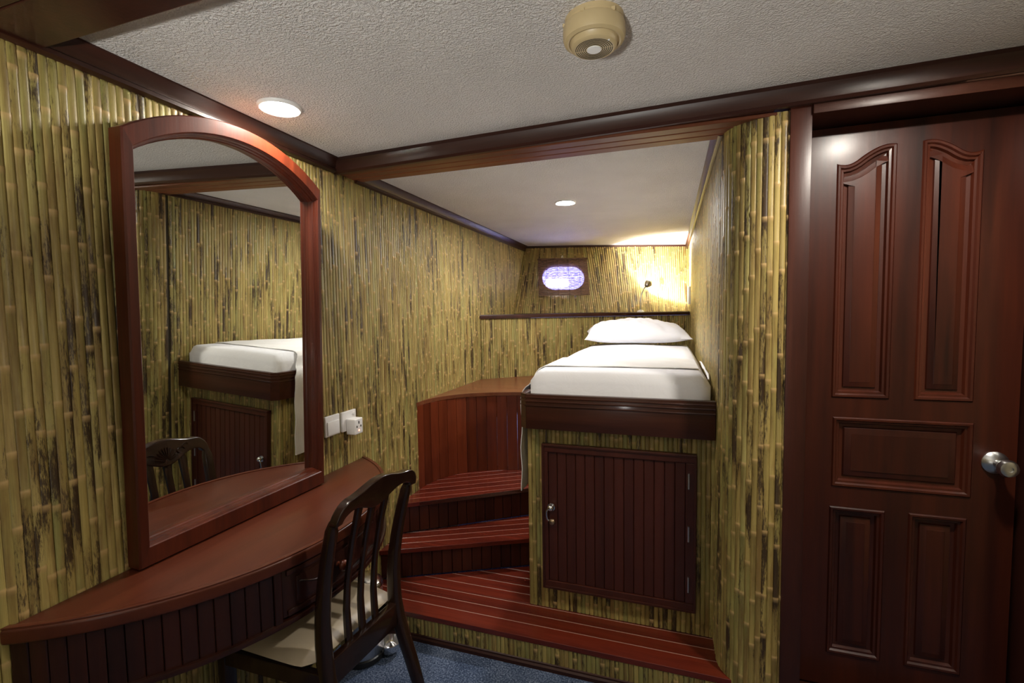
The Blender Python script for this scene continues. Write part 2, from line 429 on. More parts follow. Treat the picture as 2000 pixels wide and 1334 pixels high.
# hull wall behind the bunk: two flared facets
HB = [(-1.323, 4.02, 1.385), (-.64, 4.22, 1.385), (.165, 4.50, 1.385)]
HT = [(-1.323, 4.40, 2.03), (-.79, 4.565, 2.03), (.165, 4.95, 2.03)]
wf = struct('wall_far', G().add([Vector(p) + Vector((0, .007, -.003)) for p in HB] + [Vector(p) + Vector((0, .007, -.003)) for p in HT] + [Vector(p) + Vector((0, .06, 0)) for p in HB] + [Vector(p) + Vector((0, .06, 0)) for p in HT],
      [(0,1,4,3),(1,2,5,4),(6,9,10,7),(7,10,11,8),(0,3,9,6),(2,8,11,5),(3,4,10,9),(4,5,11,10),(0,6,7,1),(1,7,8,2)]), 'backing', 'flared bamboo hull wall at the head of the bunk')
sp = []
for j in (0, 1):
    b0, b1, t0, t1 = HB[j], HB[j+1], HT[j], HT[j+1]
    cnt = int((Vector(b1)-Vector(b0)).length/PITCH)
    nn = (Vector(b1)-Vector(b0)).cross(Vector(t0)-Vector(b0)).normalized()
    if nn.y > 0: nn = -nn
    for i in range(cnt):
        t = (i + .5)/cnt; sp.append((lerp(b0, b1, t), lerp(t0, t1, t), nn))
strips_joined(wf, sp, width=.0185)

# low partition at the head of the bunk, with the shelf on it
HP = [(-1.323, 3.24), (-.62, 3.84), (.165, 4.30)]
wp = struct('wall_bunk_head', G().band([(x, y+.007) for x, y in HP], [(x, y+.05) for x, y in HP], DP-.3, 1.355), 'backing', 'low bamboo partition under the ledge at the bunk head')
sp = []
for j in (0, 1):
    a, b = HP[j], HP[j+1]; d = Vector((b[0]-a[0], b[1]-a[1], 0)); cnt = int(d.length/PITCH); nn = Vector((d.y, -d.x, 0)).normalized()
    for i in range(cnt):
        q = lerp(a, b, (i+.5)/cnt); q = (q[0] - nn.x*-.002, q[1] - nn.y*-.002); sp.append(((*q, DP-.25), (*q, 1.355), nn))
strips_joined(wp, sp)
sh_front = [(-1.318, 3.215), (-.613, 3.815), (.160, 4.272)]
sh_back = [(-1.318, 4.03), (-.64, 4.225), (.160, 4.50)]
struct('trim_1', G().band(sh_front, sh_back, 1.356, 1.384), 'trimx', 'long dark ledge along the bunk head', bev=.004, smooth=40)

# wall with the door (beside and above it), unseen back and side of the cabin
struct('wall_front', G().box((1.06, 1.70, 0), (XR+.05, 1.78, 2.06)).box((.36, 1.72, 2.035), (1.07, 1.79, 2.06)), 'plaster', 'wall beside the cabin door')
struct('wall_side', G().box((XR, YB, 0), (XR+.05, 1.72, 2.08)), 'plaster', 'right side wall of the cabin')
struct('wall_back', G().box((WL-.05, YB-.05, 0), (XR+.05, YB, 2.08)), 'plaster', 'back wall of the cabin')

# crowns: profile swept along the wall tops
def crown(name, p0, p1, out, h, d, mat, zt0, zt1, label):
    prof = [(0, 0), (d, 0), (d, -.006), (d*.72, -h*.30), (d*.45, -h*.62), (d*.42, -h*.70), (d*.55, -h*.76), (d*.55, -h*.93), (d*.3, -h), (0, -h)]
    g = G().sweep(prof, [(*p0, zt0), (*p1, zt1)], [((*out, 0), (0, 0, 1))]*2)
    return struct(name, g, mat, label, smooth=30)
crown('trim_2', (WL-.002, YB), (WL-.002, 1.66), (1, 0), .06, .036, 'trim', zc(WL)+.002, zc(WL)+.002, 'dark crown moulding above the mirror')
crown('trim_3', (WL-.002, 1.80), (WL-.002, 4.42), (1, 0), .052, .034, 'trim', ZA+.001, ZA+.001, 'dark crown moulding above the steps and platform')
crown('trim_4', (WR+.004, 1.79), (WR+.004, 4.97), (-1, 0), .045, .03, 'trim', ZA+.001, ZA+.001, 'dark crown moulding on the right alcove wall')
g = G()
for a, b in ((HT[0], HT[1]), (HT[1], HT[2])):
    d = Vector(b) - Vector(a); o = Vector((d.y, -d.x, 0)).normalized()
    prof = [(-.03, .001), (.018, .001), (.018, -.028), (.012, -.036), (-.012, -.036), (-.03, -.036)]
    g.sweep(prof, [(a[0], a[1], ZA), (b[0], b[1], ZA)], [(o, (0, 0, 1))]*2)
struct('trim_5', g, 'trimx', 'dark moulding on top of the porthole wall', smooth=30)

# beam over the alcove mouth
bm_ = struct('trim_6', G().add([(WL-.01, 1.685, ZS+.002), (.30, 1.668, ZS+.002), (.30, 1.83, ZS+.004), (WL-.01, 1.83, ZS+.004), (WL-.01, 1.685, 2.12), (.30, 1.668, 2.12), (.30, 1.83, 2.12), (WL-.01, 1.83, 2.12)],
      [(0,3,2,1),(4,5,6,7),(0,1,5,4),(1,2,6,5),(2,3,7,6),(3,0,4,7)]), 'trimx', 'wooden beam crossing the ceiling in front of the bunk')
for i in range(3):
    y0 = 1.672 + i*.054; part('soffit_plank', G().box((WL-.003, y0+.003, ZS-.010), (.312 if i < 1 else .20, y0+.051, ZS+.002)), 'soffit', bm_, bev=.0022, seg=1)
struct('trim_7', G().sweep([(0, .01), (-.026, .01), (-.030, -.012), (-.022, -.030), (-.022, -.052), (-.014, -.060), (0, -.060)], [(WL-.004, 1.682, zc(WL)-.001), (XR, 1.655, zc(XR)-.001)], [((0, 1, 0), (0, 0, 1))]*2), 'trimx', 'dark ceiling moulding on the beam and over the door', smooth=30)
struct('trim_8', G().box((.30, 1.655, 2.012), (XR, 1.72, 2.07)), 'trimx', 'dark head board over the door frame')
struct('trim_12', G().box((.345, 1.653, 2.0095), (1.07, 1.672, 2.0135)), 'caulk', 'thin pale strip above the door frame')
# beam near the camera
nb = struct('trim_9', G().box((WL-.002, .36, ZS+.006), (XR, .70, 2.1)), 'trimx', 'dark ceiling beam close to the camera')
for i in range(3):
    y0 = .36 + i*.1135; part('soffit_plank', G().box((WL-.001, y0+.001, ZS-.006), (XR, y0+.1125, ZS+.006)), 'apron', nb, bev=.003)  # underside shade put into the colour: darker wood offsets the added back lamp

# ------------------------------------------------------------------ door and frame
fr = struct('trim_10', G().box((.345, 1.671, 0), (.404, 1.86, 2.012)), 'trimz', 'dark wooden door frame', bev=.004, smooth=40)
part('jamb', G().box((.999, 1.662, 0), (1.07, 1.86, 2.012)), 'trimz', fr, bev=.004, smooth=40)
part('header', G().box((.404, 1.662, 1.978), (.999, 1.86, 2.010)), 'trimx', fr, bev=.003, smooth=40)
part('sill', G().box((.404, 1.662, 0), (.999, 1.86, .104)), 'trimx', fr, bev=.003)
part('door_stop', G().box((.404, 1.838, .104), (.999, 1.86, 1.978)), 'dark', fr)
DX0, DX1, DZ0, DZ1, DY = .407, .990, .112, 1.972, 1.80
def ogee(x0, x1, zl, zr, z0, left_low):
    n = 14; top = []
    for i in range(n + 1):
        t = i/n; s = t*t*(3 - 2*t) if .0 < t < 1 else t
        k = s if left_low else 1 - s
        dip = -.010*math.sin(math.pi*min(1, (t if left_low else 1-t)*2.2)) if (t if left_low else 1-t) < .4545 else .006*math.sin(math.pi*((t if left_low else 1-t) - .4545)/.5455)
        top.append((x0 + (x1-x0)*t, min(zl, zr) + abs(zr-zl)*k + dip))
    return [(x0, z0), (x1, z0)] + top[::-1]
panels = [ogee(.506, .666, 1.858, 1.903, 1.104, True), ogee(.730, .880, 1.903, 1.860, 1.104, False),
          [(.512, .806), (.884, .806), (.884, 1.040), (.512, 1.040)],
          [(.509, .228), (.665, .228), (.665, .738), (.509, .738)], [(.727, .230), (.877, .230), (.877, .740), (.727, .740)]]
def inset(poly, d):
    n = len(poly); out = []
    for i in range(n):
        p0, p1, p2 = Vector(poly[i-1]), Vector(poly[i]), Vector(poly[(i+1) % n])
        e1 = (p1-p0).normalized(); e2 = (p2-p1).normalized()
        n1 = Vector((-e1.y, e1.x)); n2 = Vector((-e2.y, e2.x)); m = (n1+n2)
        m = m/max(.2, m.dot(n1)); out.append(tuple(p1 + m*d))
    return out
outer = [(DX0, DZ0), (DX1, DZ0), (DX1, DZ1), (DX0, DZ1)]
loops = [outer] + [p[::-1] for p in panels]
flat = [p for l in loops for p in l]
tri = tessellate_polygon([[Vector((x, z, 0)) for x, z in l] for l in loops])
g = G(); nv = len(flat)
g.V = [(x, DY, z) for x, z in flat] + [(x, DY+.034, z) for x, z in flat]
g.F = [tuple(t) for t in tri] + [tuple(i + nv for i in t) for t in tri]
k = 0
for l in loops:
    m_ = len(l)
    for i in range(m_): a, b = k + i, k + (i+1) % m_; g.F.append((a, b, b+nv, a+nv))
    k += m_
door = struct('door_1', g, 'door', 'panelled dark mahogany cabin door', smooth=30)
for p in panels:
    lv = [(0, .001), (.004, -.004), (.010, -.003), (.014, .003), (.020, .004), (.024, .013), (.034, .015)]
    if p is not panels[2]: pass
    g = G(); n_ = len(p); rings = [inset(p, d) for d, _ in lv]
    for (d, y), r in zip(lv, rings): g.V += [(x, DY + y, z) for x, z in r]
    for i in range(len(lv)-1):
        for q in range(n_): g.F.append((i*n_+q, i*n_+(q+1) % n_, (i+1)*n_+(q+1) % n_, (i+1)*n_+q))
    mo = part('moulding', g, 'door', door, smooth=35)
    lv2 = [(.0335, .0152), (.036, .010), (.050, .006), (.052, .005)] if p is not panels[2] else [(.0335, .0152), (.038, .010), (.056, .006), (.058, .005)]
    g = G(); rings = [inset(p, min(d, .056)) for d, _ in lv2]
    for (d, y), r in zip(lv2, rings): g.V += [(x, DY + y, z) for x, z in r]
    for i in range(len(lv2)-1):
        for q in range(n_): g.F.append((i*n_+q, i*n_+(q+1) % n_, (i+1)*n_+(q+1) % n_, (i+1)*n_+q))
    base = (len(lv2)-1)*n_
    for t in tessellate_polygon([[Vector((x, z, 0)) for x, z in rings[-1]]]): g.F.append(tuple(base + i for i in t))
    part('raised_panel', g, 'door', door, smooth=25)
kn = part('door_knob', G().lathe([(.001, 0), (.033, 0), (.034, -.004), (.026, -.012), (.013, -.017), (.0115, -.036), (.016, -.042), (.0245, -.052), (.026, -.060), (.022, -.070), (.014, -.073), (.0075, -.0725), (.007, -.069), (.001, -.069)], (.938, DY, .922), (0, 1, 0), 28), 'steel', door, smooth=35, label='round brushed steel door knob')

# ------------------------------------------------------------------ lamps
def downlight(x, y, z, r, mat, label, name='ceiling_downlight'):
    t = thing(name, label, 'ceiling light', (x, y, z), 'round ceiling downlights')
    part('trim_ring', G().lathe([(r*.92, -.001), (r*.94, -.006), (r*1.08, -.008), (r*1.16, -.005), (r*1.2, 0), (r*1.2, .004), (r*.92, .004)], (x, y, z), n=36), 'white', t, smooth=40)
    part('diffuser', G().lathe([(.0005, -.007), (r*.5, -.006), (r*.93, -.0015)], (x, y, z), n=36), mat, t, smooth=60)
    return t
downlight(-1.149, 1.206, zc(-1.149), .054, 'lamp_soft', 'bright round downlight in the ceiling above the mirror')
downlight(-.576, 2.735, ZA, .052, 'alamp', 'round downlight in the low ceiling over the bunk')
downlight(.66, 1.27, zc(.66), .050, 'lamp', 'round downlight in the ceiling in front of the door')

# ------------------------------------------------------------------ steps
def clip(poly, a, b, c):           # keep a*x + b*y <= c
    out = []
    for i in range(len(poly)):
        p, q = poly[i], poly[(i+1) % len(poly)]; dp = a*p[0]+b*p[1]-c; dq = a*q[0]+b*q[1]-c
        if dp <= 0: out.append(p)
        if dp*dq < 0: t = dp/(dp-dq); out.append((p[0]+(q[0]-p[0])*t, p[1]+(q[1]-p[1])*t))
    return out
def area(p): return abs(sum(p[i-1][0]*p[i][1]-p[i][0]*p[i-1][1] for i in range(len(p))))/2
CABX, CABY = -.578, 1.922
XL, XC = WL + .001, CABX - .0006      # treads run from the left wall to the bunk cabinet
l2 = (1.888, .50); l3 = (2.065, .70)        # front lines of steps 2 and 3: y = y0 + k (x + 1.323)
def line_y(l, x): return l[0] + l[1]*(x + 1.323)
def tread(t, region, front_pt, dirv, spacing, z, name='tread_plank', first=.075):
    d = Vector(dirv).normalized(); nrm = Vector((-d.y, d.x)); c0 = Vector(front_pt).dot(nrm)
    offs = [-.02, first]
    while offs[-1] < 1.2: offs.append(offs[-1] + spacing)
    for a, b in zip(offs[:-1], offs[1:]):
        p = clip(region, -nrm.x, -nrm.y, -(c0 + a + .0015)); p = clip(p, nrm.x, nrm.y, c0 + b - .0015) if len(p) > 2 else p
        if len(p) > 2 and area(p) > 1e-4: part(name, G().prism(p, z-.022, z), 'tread', t, bev=.0012, seg=1)
    part('caulking', G().prism(clip(region, -nrm.x, -nrm.y, -(c0 + .006)), z-.021, z-.0009), 'caulk', t, label='pale caulking between the planks')
def boards(t, A, B, z0, z1, wd, mat, name, thick=.014):
    A = Vector((*A, 0)); B = Vector((*B, 0)); d = B - A; L = d.length; d.normalize(); n_ = Vector((d.y, -d.x, 0)); c = max(1, round(L/wd))
    for i in range(c):
        a = A + d*(L*i/c + .0012); b = A + d*(L*(i+1)/c - .0012)
        part(name, G().prism([(a.x, a.y), (b.x, b.y), (b.x - n_.x*thick, b.y - n_.y*thick), (a.x - n_.x*thick, a.y - n_.y*thick)], z0, z1), mat, t, bev=.0016, seg=1)
    part('riser_backing', G().prism([(A.x - n_.x*.008, A.y - n_.y*.008), (B.x - n_.x*.008, B.y - n_.y*.008), (B.x - n_.x*.03, B.y - n_.y*.03), (A.x - n_.x*.03, A.y - n_.y*.03)], z0, z1), 'dark', t)

S1Y = 1.712
st1 = thing('step', 'low broad red wooden step with bamboo front along the carpet', 'step', (-.5, S1Y, 0), 'wooden steps up to the bunk')
regA = [(XL, S1Y+.0025), (.245, S1Y+.0025), (.215, 1.742), (.188, 1.775), (.170, 1.82), (.164, CABY+.002), (XL, CABY+.002)]
regA = clip(regA, -l2[1], 1, l2[0] + l2[1]*1.323 + .004)
regB = clip([(XL, CABY+.002), (XC, CABY+.002), (XC, 2.6), (XL, 2.6)], -l2[1], 1, l2[0] + l2[1]*1.323 + .004)
tread(st1, regA, (0, S1Y+.0025), (1, 0), .0615, D1, first=.078)
tread(st1, regB, (0, CABY+.004), (1, 0), .0605, D1, first=.0605)
part('body', G().box((XL, S1Y+.009, 0), (.168, CABY-.02, D1-.023)), 'dark', st1)
xs = []; x = XL + PITCH/2
while x < .21: xs.append(x); x += PITCH
strips_single(st1, [((x, S1Y+.0085, .012), (0, -1, 0)) for x in xs], D1-.0345, 20)
struct('baseboard_step', G().sweep([(0, 0), (-.014, 0), (-.014, .014), (-.009, .020), (-.009, .026), (0, .030)], [(XL, S1Y+.008, .0005), (.30, S1Y+.008, .0005)], [((0, 1, 0), (0, 0, 1))]*2), 'trimx', 'dark skirting at the foot of the lowest step', smooth=30)

st2 = thing('step', 'second step from the carpet, wedge-shaped with board riser', 'step', (-.9, 2.1, D1), 'wooden steps up to the bunk')
reg2 = [(XL, line_y(l2, XL)), (XC, line_y(l2, XC)), (XC, line_y(l3, XC)+.006), (XL, line_y(l3, XL)+.006)]
tread(st2, reg2, (XL, line_y(l2, XL)), (1, l2[1]), .056, D2, first=.058)
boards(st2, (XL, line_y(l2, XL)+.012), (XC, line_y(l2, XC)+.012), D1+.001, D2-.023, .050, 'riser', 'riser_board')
st3 = thing('step', 'third and highest step, below the curved panelled platform', 'step', (-.9, 2.4, D2), 'wooden steps up to the bunk')
ARC = [(-1.321, 2.285), (-1.318, 2.36), (-1.300, 2.44), (-1.268, 2.51), (-1.222, 2.575), (-1.165, 2.628), (-1.095, 2.672), (-1.010, 2.708), (-.920, 2.737), (-.83, 2.757), (-.74, 2.77), (-.66, 2.778), (XC, 2.782)]
reg3 = [(XL, line_y(l3, XL)), (XC, line_y(l3, XC)), (XC, 2.79), (XL, 2.79)]
tread(st3, reg3, (XL, line_y(l3, XL)), (1, .62), .062, D3, first=.062)
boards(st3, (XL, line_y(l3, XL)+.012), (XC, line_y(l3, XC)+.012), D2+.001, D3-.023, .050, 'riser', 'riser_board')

# platform with its curved board front
pf = thing('platform_bench', 'high wooden platform with curved front of upright boards', 'bench', (-1.0, 2.9, D3), None)
def resample(P, n):
    seg = [0]
    for a, b in zip(P[:-1], P[1:]): seg.append(seg[-1] + math.dist(a, b))
    out = []
    for i in range(n + 1):
        s = seg[-1]*i/n; j = max(k for k in range(len(seg)) if seg[k] <= s + 1e-9); j = min(j, len(P)-2)
        out.append(lerp(P[j], P[j+1], (s - seg[j])/(seg[j+1]-seg[j])))
    return out
ra = resample(ARC, 16)
for a, b in zip(ra[:-1], ra[1:]):
    d = Vector((b[0]-a[0], b[1]-a[1])).normalized(); nb_ = Vector((-d.y, d.x))*.016; e = d*.0006
    part('panel_board', G().prism([(a[0]+e.x, a[1]+e.y), (b[0]-e.x, b[1]-e.y), (b[0]-e.x+nb_.x, b[1]-e.y+nb_.y), (a[0]+e.x+nb_.x, a[1]+e.y+nb_.y)], D3+.0005, DP-.022), 'panel', pf, bev=.001, seg=1)
fine = resample(ARC, 40)
top = [(x+.0, y-.006) for x, y in fine]
top[0] = (WL+.001, top[0][1])
part('platform_top', G().prism(top + [(XC, 3.86), (-.64, 3.80), (WL+.001, 3.21)], DP-.022, DP), 'platform', pf, bev=.003)

# ------------------------------------------------------------------ bunk cabinet
cb = thing('bunk_cabinet', 'bamboo-faced cabinet carrying the bunk', 'cabinet', (-.2, CABY, D1))
part('carcass', G().box((CABX+.006, CABY+.006, D1), (.165, 3.75, DP-.002)), 'backing', cb)
xs = [CABX + PITCH*(i+.5) for i in range(int((.163-CABX)/PITCH)+1)]
strips_single(cb, [((x, CABY+.0054, D1+.001), (0, -1, 0)) for x in xs], DP-.001-D1-.002, 18)
strips_joined(cb, [((CABX+.0054, CABY+.004+PITCH*(i+.5), D1+.001), (CABX+.0054, CABY+.004+PITCH*(i+.5), DP), (-1, 0, 0)) for i in range(48)])
cd0, cd1, cz0, cz1 = -.507, .097, .224, .842
cdr = part('cabinet_door', G().box((cd0+.004, CABY-.012, cz0+.004), (cd1-.004, CABY-.0005, cz1-.004)), 'dark', cb, label='dark boarded cabinet door')
fw = .030
for a, b in (((cd0, cz0), (cd1, cz0+fw)), ((cd0, cz1-fw), (cd1, cz1)), ((cd0, cz0+fw), (cd0+.022, cz1-fw)), ((cd1-.036, cz0+fw), (cd1, cz1-fw))):
    part('door_frame_rail', G().box((a[0], CABY-.022, a[1]), (b[0], CABY-.001, b[1])), 'cabdoor', cdr, bev=.003)
g = G()
for a, b in (((cd0-.004, cz0-.004), (cd1+.004, cz0+.006)), ((cd0-.004, cz1-.006), (cd1+.004, cz1+.004)), ((cd0-.004, cz0), (cd0+.006, cz1)), ((cd1-.006, cz0), (cd1+.004, cz1))):
    g.box((a[0], CABY-.026, a[1]), (b[0], CABY-.001, b[1]))
part('edge_bead', g, 'cabdoor', cdr, bev=.002)
nb2 = 14; bx0, bx1 = cd0+.022, cd1-.036
for i in range(nb2):
    a = bx0 + (bx1-bx0)*i/nb2; b = bx0 + (bx1-bx0)*(i+1)/nb2
    part('door_board', G().box((a+.0008, CABY-.0165, cz0+fw), (b-.0008, CABY-.010, cz1-fw)), 'cabdoor', cdr, bev=.0022, seg=1)
for z in (.742, .534, .332):
    g = G().tube([(.072, CABY-.025, z-.030), (.072, CABY-.025, z+.030)], .0042, n=8)
    part('hinge', g, 'steel', cdr, smooth=40)
hx, hz = -.470, .546; yy = CABY - .022
h = part('latch_handle', G().lathe([(.001, -.006), (.016, -.006), (.017, -.002), (.014, .0)], (hx, yy, hz+.032), (0, 1, 0), 18).sphere((hx, yy-.018, hz+.034), .0135).tube([(hx, yy, hz+.034), (hx, yy-.02, hz+.034)], .007, n=8), 'chrome', cdr, smooth=50, label='small chrome latch handle')
part('pull_ring', G().tube([(hx+.004+.016*math.cos(a)*.55 - .012, yy-.020-.004*math.sin(a), hz+.004+.026*math.sin(a)) for a in [math.pi*(.5+i/8) for i in range(9)]], .0042, n=8), 'chrome', h, smooth=50)
part('key_rose', G().lathe([(.001, -.012), (.009, -.011), (.0135, -.006), (.0135, 0)], (hx+.002, yy, hz-.032), (0, 1, 0), 18), 'brass', h, smooth=50)

# bunk box (fascia boards), mattress, pillow, runner
FY, FX, FZ0, FZ1 = 1.868, -.598, .914, 1.060
bb = thing('bunk_bed', 'dark mahogany bunk rail box around the mattress foot', 'bed', (-.2, 2.5, FZ0))
part('front_board', G().box((FX+.03, FY, FZ0), (.163, FY+.028, FZ1)), 'fascia', bb, bev=.004, smooth=40)
part('corner_board', G().prism([(FX, FY+.030), (FX+.030, FY), (FX+.03, FY+.028), (FX+.028, FY+.030)], FZ0, FZ1), 'fascia', bb)
part('side_board', G().box((FX, FY+.030, FZ0), (FX+.026, 3.62, FZ1)), 'fascia', bb, bev=.003, smooth=40)
for z in (1.046, 1.030, 1.012):
    part('bead', G().tube([(.162, FY-.0005, z), (FX+.031, FY-.0005, z), (FX-.0005, FY+.031, z), (FX-.0005, 3.61, z)], .0035, .0028, n=6), 'fascia', bb, smooth=60)
part('bed_board', G().box((FX+.026, FY+.028, .965), (.163, 3.62, .985)), 'backing', bb)

def soft_box(x0, x1, y0, y1, z0, z1, r, nx=26, ny=46, crown=.012, p=3.2):
    """top sheet surface with rolled edges down to z0"""
    V, F = [], []; cx, cy = (x0+x1)/2, (y0+y1)/2; hx_, hy_ = (x1-x0)/2, (y1-y0)/2
    U = [-1 + 2*i/nx for i in range(nx+1)]; W_ = [-1 + 2*i/ny for i in range(ny+1)]
    def prof(d):   # d: distance from the edge of the plan
        return 0 if d >= r else r - math.sqrt(max(0, r*r - (r-d)**2))
    def warp(t, h):     # denser rows near the edges
        a = abs(t); s = math.copysign(1, t); e = min(1, 3*r/h)
        k = .72
        return s*((a/k)*(1-e) if a < k else 1 - e + e*(a-k)/(1-k))
    for v in W_:
        for u in U:
            x = warp(u, hx_)*hx_; y = warp(v, hy_)*hy_
            dx, dy = hx_ - abs(x), hy_ - abs(y)
            drop = prof(dx) + prof(dy)
            if dx < r and dy < r: drop = r - math.sqrt(max(0, r*r - min(r, math.hypot(r-dx, r-dy))**2))
            z = z1 + crown*(1-(x/hx_)**2)*(1-(y/hy_)**4) - drop
            if dx < r and dy < r and math.hypot(r-dx, r-dy) > r:     # round the plan corner
                q = r/math.hypot(r-dx, r-dy); x = math.copysign(hx_ - r + (r-dx)*q, x); y = math.copysign(hy_ - r + (r-dy)*q, y)
            V.append((cx + x, cy + y, z))
    n_ = nx + 1
    F = [(j*n_+i, j*n_+i+1, (j+1)*n_+i+1, (j+1)*n_+i) for j in range(ny) for i in range(nx)]
    rim = [i for i in range(n_)] + [j*n_+nx for j in range(1, ny+1)] + [ny*n_+i for i in range(nx-1, -1, -1)] + [j*n_ for j in range(ny-1, 0, -1)]
    k = len(V); V += [(V[i][0], V[i][1], z0) for i in rim]; m_ = len(rim)
    F += [(rim[i], k+i, k+(i+1) % m_, rim[(i+1) % m_]) for i in range(m_)]
    F.append(tuple(k+i for i in range(m_)))
    return G().add(V, F)
mt = soft_box(-.568, .150, 1.902, 3.60, .986, 1.152, .046)
mt.V = [(x, y, z + .004*math.sin(x*9+y*4)*math.sin(y*3.1) if z > 1.0 else z) for x, y, z in mt.V]
solo('mattress', mt, 'sheet', 'mattress in a tight white sheet on the bunk', 'mattress', smooth=50)

# runner folded across the foot and hanging down the left side
def runner():
    V, F = [], []; P = []                    # profile along x on top, over the edge and down
    for i in range(18): P.append((.112 - i*(.112+.520)/17, None))
    P += [(-.540, 1.1515), (-.556, 1.143), (-.567, 1.127), (-.5735, 1.108), (-.579, 1.092), (-.590, 1.076), (-.604, 1.066), (-.613, 1.052), (-.618, 1.030)]
    for i in range(1, 14): P.append((-.6185 - .003*math.sin(i*1.1), 1.030 - i*.0330))
    def top_z(x, y):
        u, v = (x+.209)/.359, (y-2.751)/.849
        return 1.152 + .012*(1-u*u)*(1-v**4) + .004*math.sin(x*9+y*4)*math.sin(y*3.1) + .0012 - .10*max(0, abs(x+.209)-.29)**2
    for x, z in P:
        for j in range(17):
            y = 2.050 + .42*j/16; hang = 0 if z is None else min(1, max(0, (1.154 - z)/.12))
            y2 = y - .072*hang*(1-j/16) + .010*math.sin(x*7)*(1-hang)
            zz = top_z(x, y2) + .0014*(1+math.sin(x*23+j)) if z is None else z
            V.append((x - hang*.005*abs(math.sin(y*34 + zz*6)), y2, zz))
    F = [(i*17+j, i*17+j+1, (i+1)*17+j+1, (i+1)*17+j) for i in range(len(P)-1) for j in range(16)]
    return G().add(V, F)
rg = runner()
# give the cloth thickness
def thicken(g, t):
    me = bpy.data.meshes.new('tmp'); me.from_pydata(g.V, [], g.F); bm = bmesh.new(); bm.from_mesh(me)
    bmesh.ops.recalc_face_normals(bm, faces=bm.faces); bm.normal_update()
    up = sum(f.normal.z for f in bm.faces)
    if up < 0: bmesh.ops.reverse_faces(bm, faces=bm.faces); bm.normal_update()
    nrm = [v.normal.copy() for v in bm.verts]; V = [v.co.copy() for v in bm.verts]; n_ = len(V)
    F = [tuple(v.index for v in f.verts) for f in bm.faces]
    be = [(e.verts[0].index, e.verts[1].index) for e in bm.edges if len(e.link_faces) == 1]
    bm.free(); bpy.data.meshes.remove(me)
    return G().add([v + m_*t for v, m_ in zip(V, nrm)] + V, F + [tuple(i + n_ for i in f[::-1]) for f in F] + [(a, b, b+n_, a+n_) for a, b in be])
solo('bed_runner', thicken(rg, .0035), 'runner', 'cream blanket folded across the bunk and hanging down its side', 'blanket', smooth=60)

def pillow():
    nx, ny = 40, 26; hx_, hy_ = .362, .205; V, F = [], []
    for s_ in (1, -1):
        for j in range(ny+1):
            for i in range(nx+1):
                u, v = -1+2*i/nx, -1+2*j/ny
                k = max(0, 1-abs(u)**3.2)**.62*max(0, 1-abs(v)**3.0)**.62
                x = u*hx_*(1 - .055*(1-v*v)*abs(u)**5); y = v*hy_*(1 - .06*(1-u*u)*abs(v)**5)
                wr = (.007*math.sin(6*u+3*v+.5)*math.sin(4*v+1) + .005*math.sin(13*u - 6*v) + .004*math.sin(21*u+9*v))*k
                z = s_*(.112 - .018*max(0, u) if s_ > 0 else .048)*k + (wr if s_ > 0 else 0)
                V.append((x, y, z))
    n_ = nx+1; k = n_*(ny+1)
    for j in range(ny):
        for i in range(nx):
            a = j*n_+i; F.append((a, a+1, a+n_+1, a+n_)); F.append((a+k, a+k+n_, a+k+n_+1, a+k+1))
    m_ = Matrix.Translation((-.232, 3.535, 1.223)) @ Matrix.Rotation(math.radians(7), 4, 'Z') @ Matrix.Rotation(math.radians(6), 4, 'X')
    return G().add(V, F).xf(m_)
solo('pillow', pillow(), 'sheet', 'plump white pillow at the head of the bunk', 'pillow', smooth=70)
# rumpled sheet edge by the wall
g = G().tube([(.154, 2.10, 1.110), (.157, 2.2, 1.118), (.153, 2.32, 1.126), (.157, 2.45, 1.118), (.154, 2.6, 1.128), (.156, 2.75, 1.118)], [.003, .006, .004, .007, .004, .002], n=8)
solo('bunched_sheet', g, 'sheet', 'loose white sheet edge bunched between mattress and right wall', 'sheet', smooth=70)

# ------------------------------------------------------------------ dressing desk
DC, DR, DZ = Vector((-1.626, 1.178)), .693, .755      # arc centre, radius, height
def arc(r, n, a0=None, a1=None):
    lim = math.acos(min(1, (WL + .001 - DC.x)/r)); a0 = -lim if a0 is None else a0; a1 = lim if a1 is None else a1
    return [(DC.x + r*math.cos(a0+(a1-a0)*i/n), DC.y + r*math.sin(a0+(a1-a0)*i/n)) for i in range(n+1)]
dk = thing('dressing_desk', 'half-moon mahogany dressing desk fixed along the left wall', 'desk', (WL, 1.178, .56))
part('desk_top', G().prism(arc(DR, 48), DZ-.034, DZ), 'desk', dk, bev=.007, seg=3, smooth=40)
lip = arc(DR-.012, 48); part('edge_rim', G().band(arc(DR-.003, 48), arc(DR-.016, 48), DZ-.002, DZ+.0030), 'desk', dk, bev=.0015, smooth=40)
part('apron_backing', G().band(arc(DR-.03, 40), arc(DR-.04, 40), .572, DZ-.034), 'dark', dk)
lim = math.acos((WL + .001 - DC.x)/(DR-.012)); A0, A1 = -.325, .325     # drawer span
def plank_arc(a, b, r0, r1, z0, z1, n=3): return G().band(arc(r0, n, a, b), arc(r1, n, a, b), z0, z1)
for (s, e, c) in ((-lim, A0-.03, 15), (A1+.03, lim, 15)):
    for i in range(c):
        a = s+(e-s)*i/c + .0012; b = s+(e-s)*(i+1)/c - .0012
        part('apron_board', plank_arc(a, b, DR-.014, DR-.030, .578, DZ-.034), 'apron', dk, bev=.0018, seg=1)
part('bottom_rim', G().band(arc(DR-.006, 48), arc(DR-.034, 48), .564, .580), 'apron', dk, bev=.004, smooth=40)
for a, b in ((A0-.03, A0), (A1, A1+.03)): part('drawer_post', plank_arc(a, b, DR-.008, DR-.030, .578, DZ-.034), 'apron', dk, bev=.003)
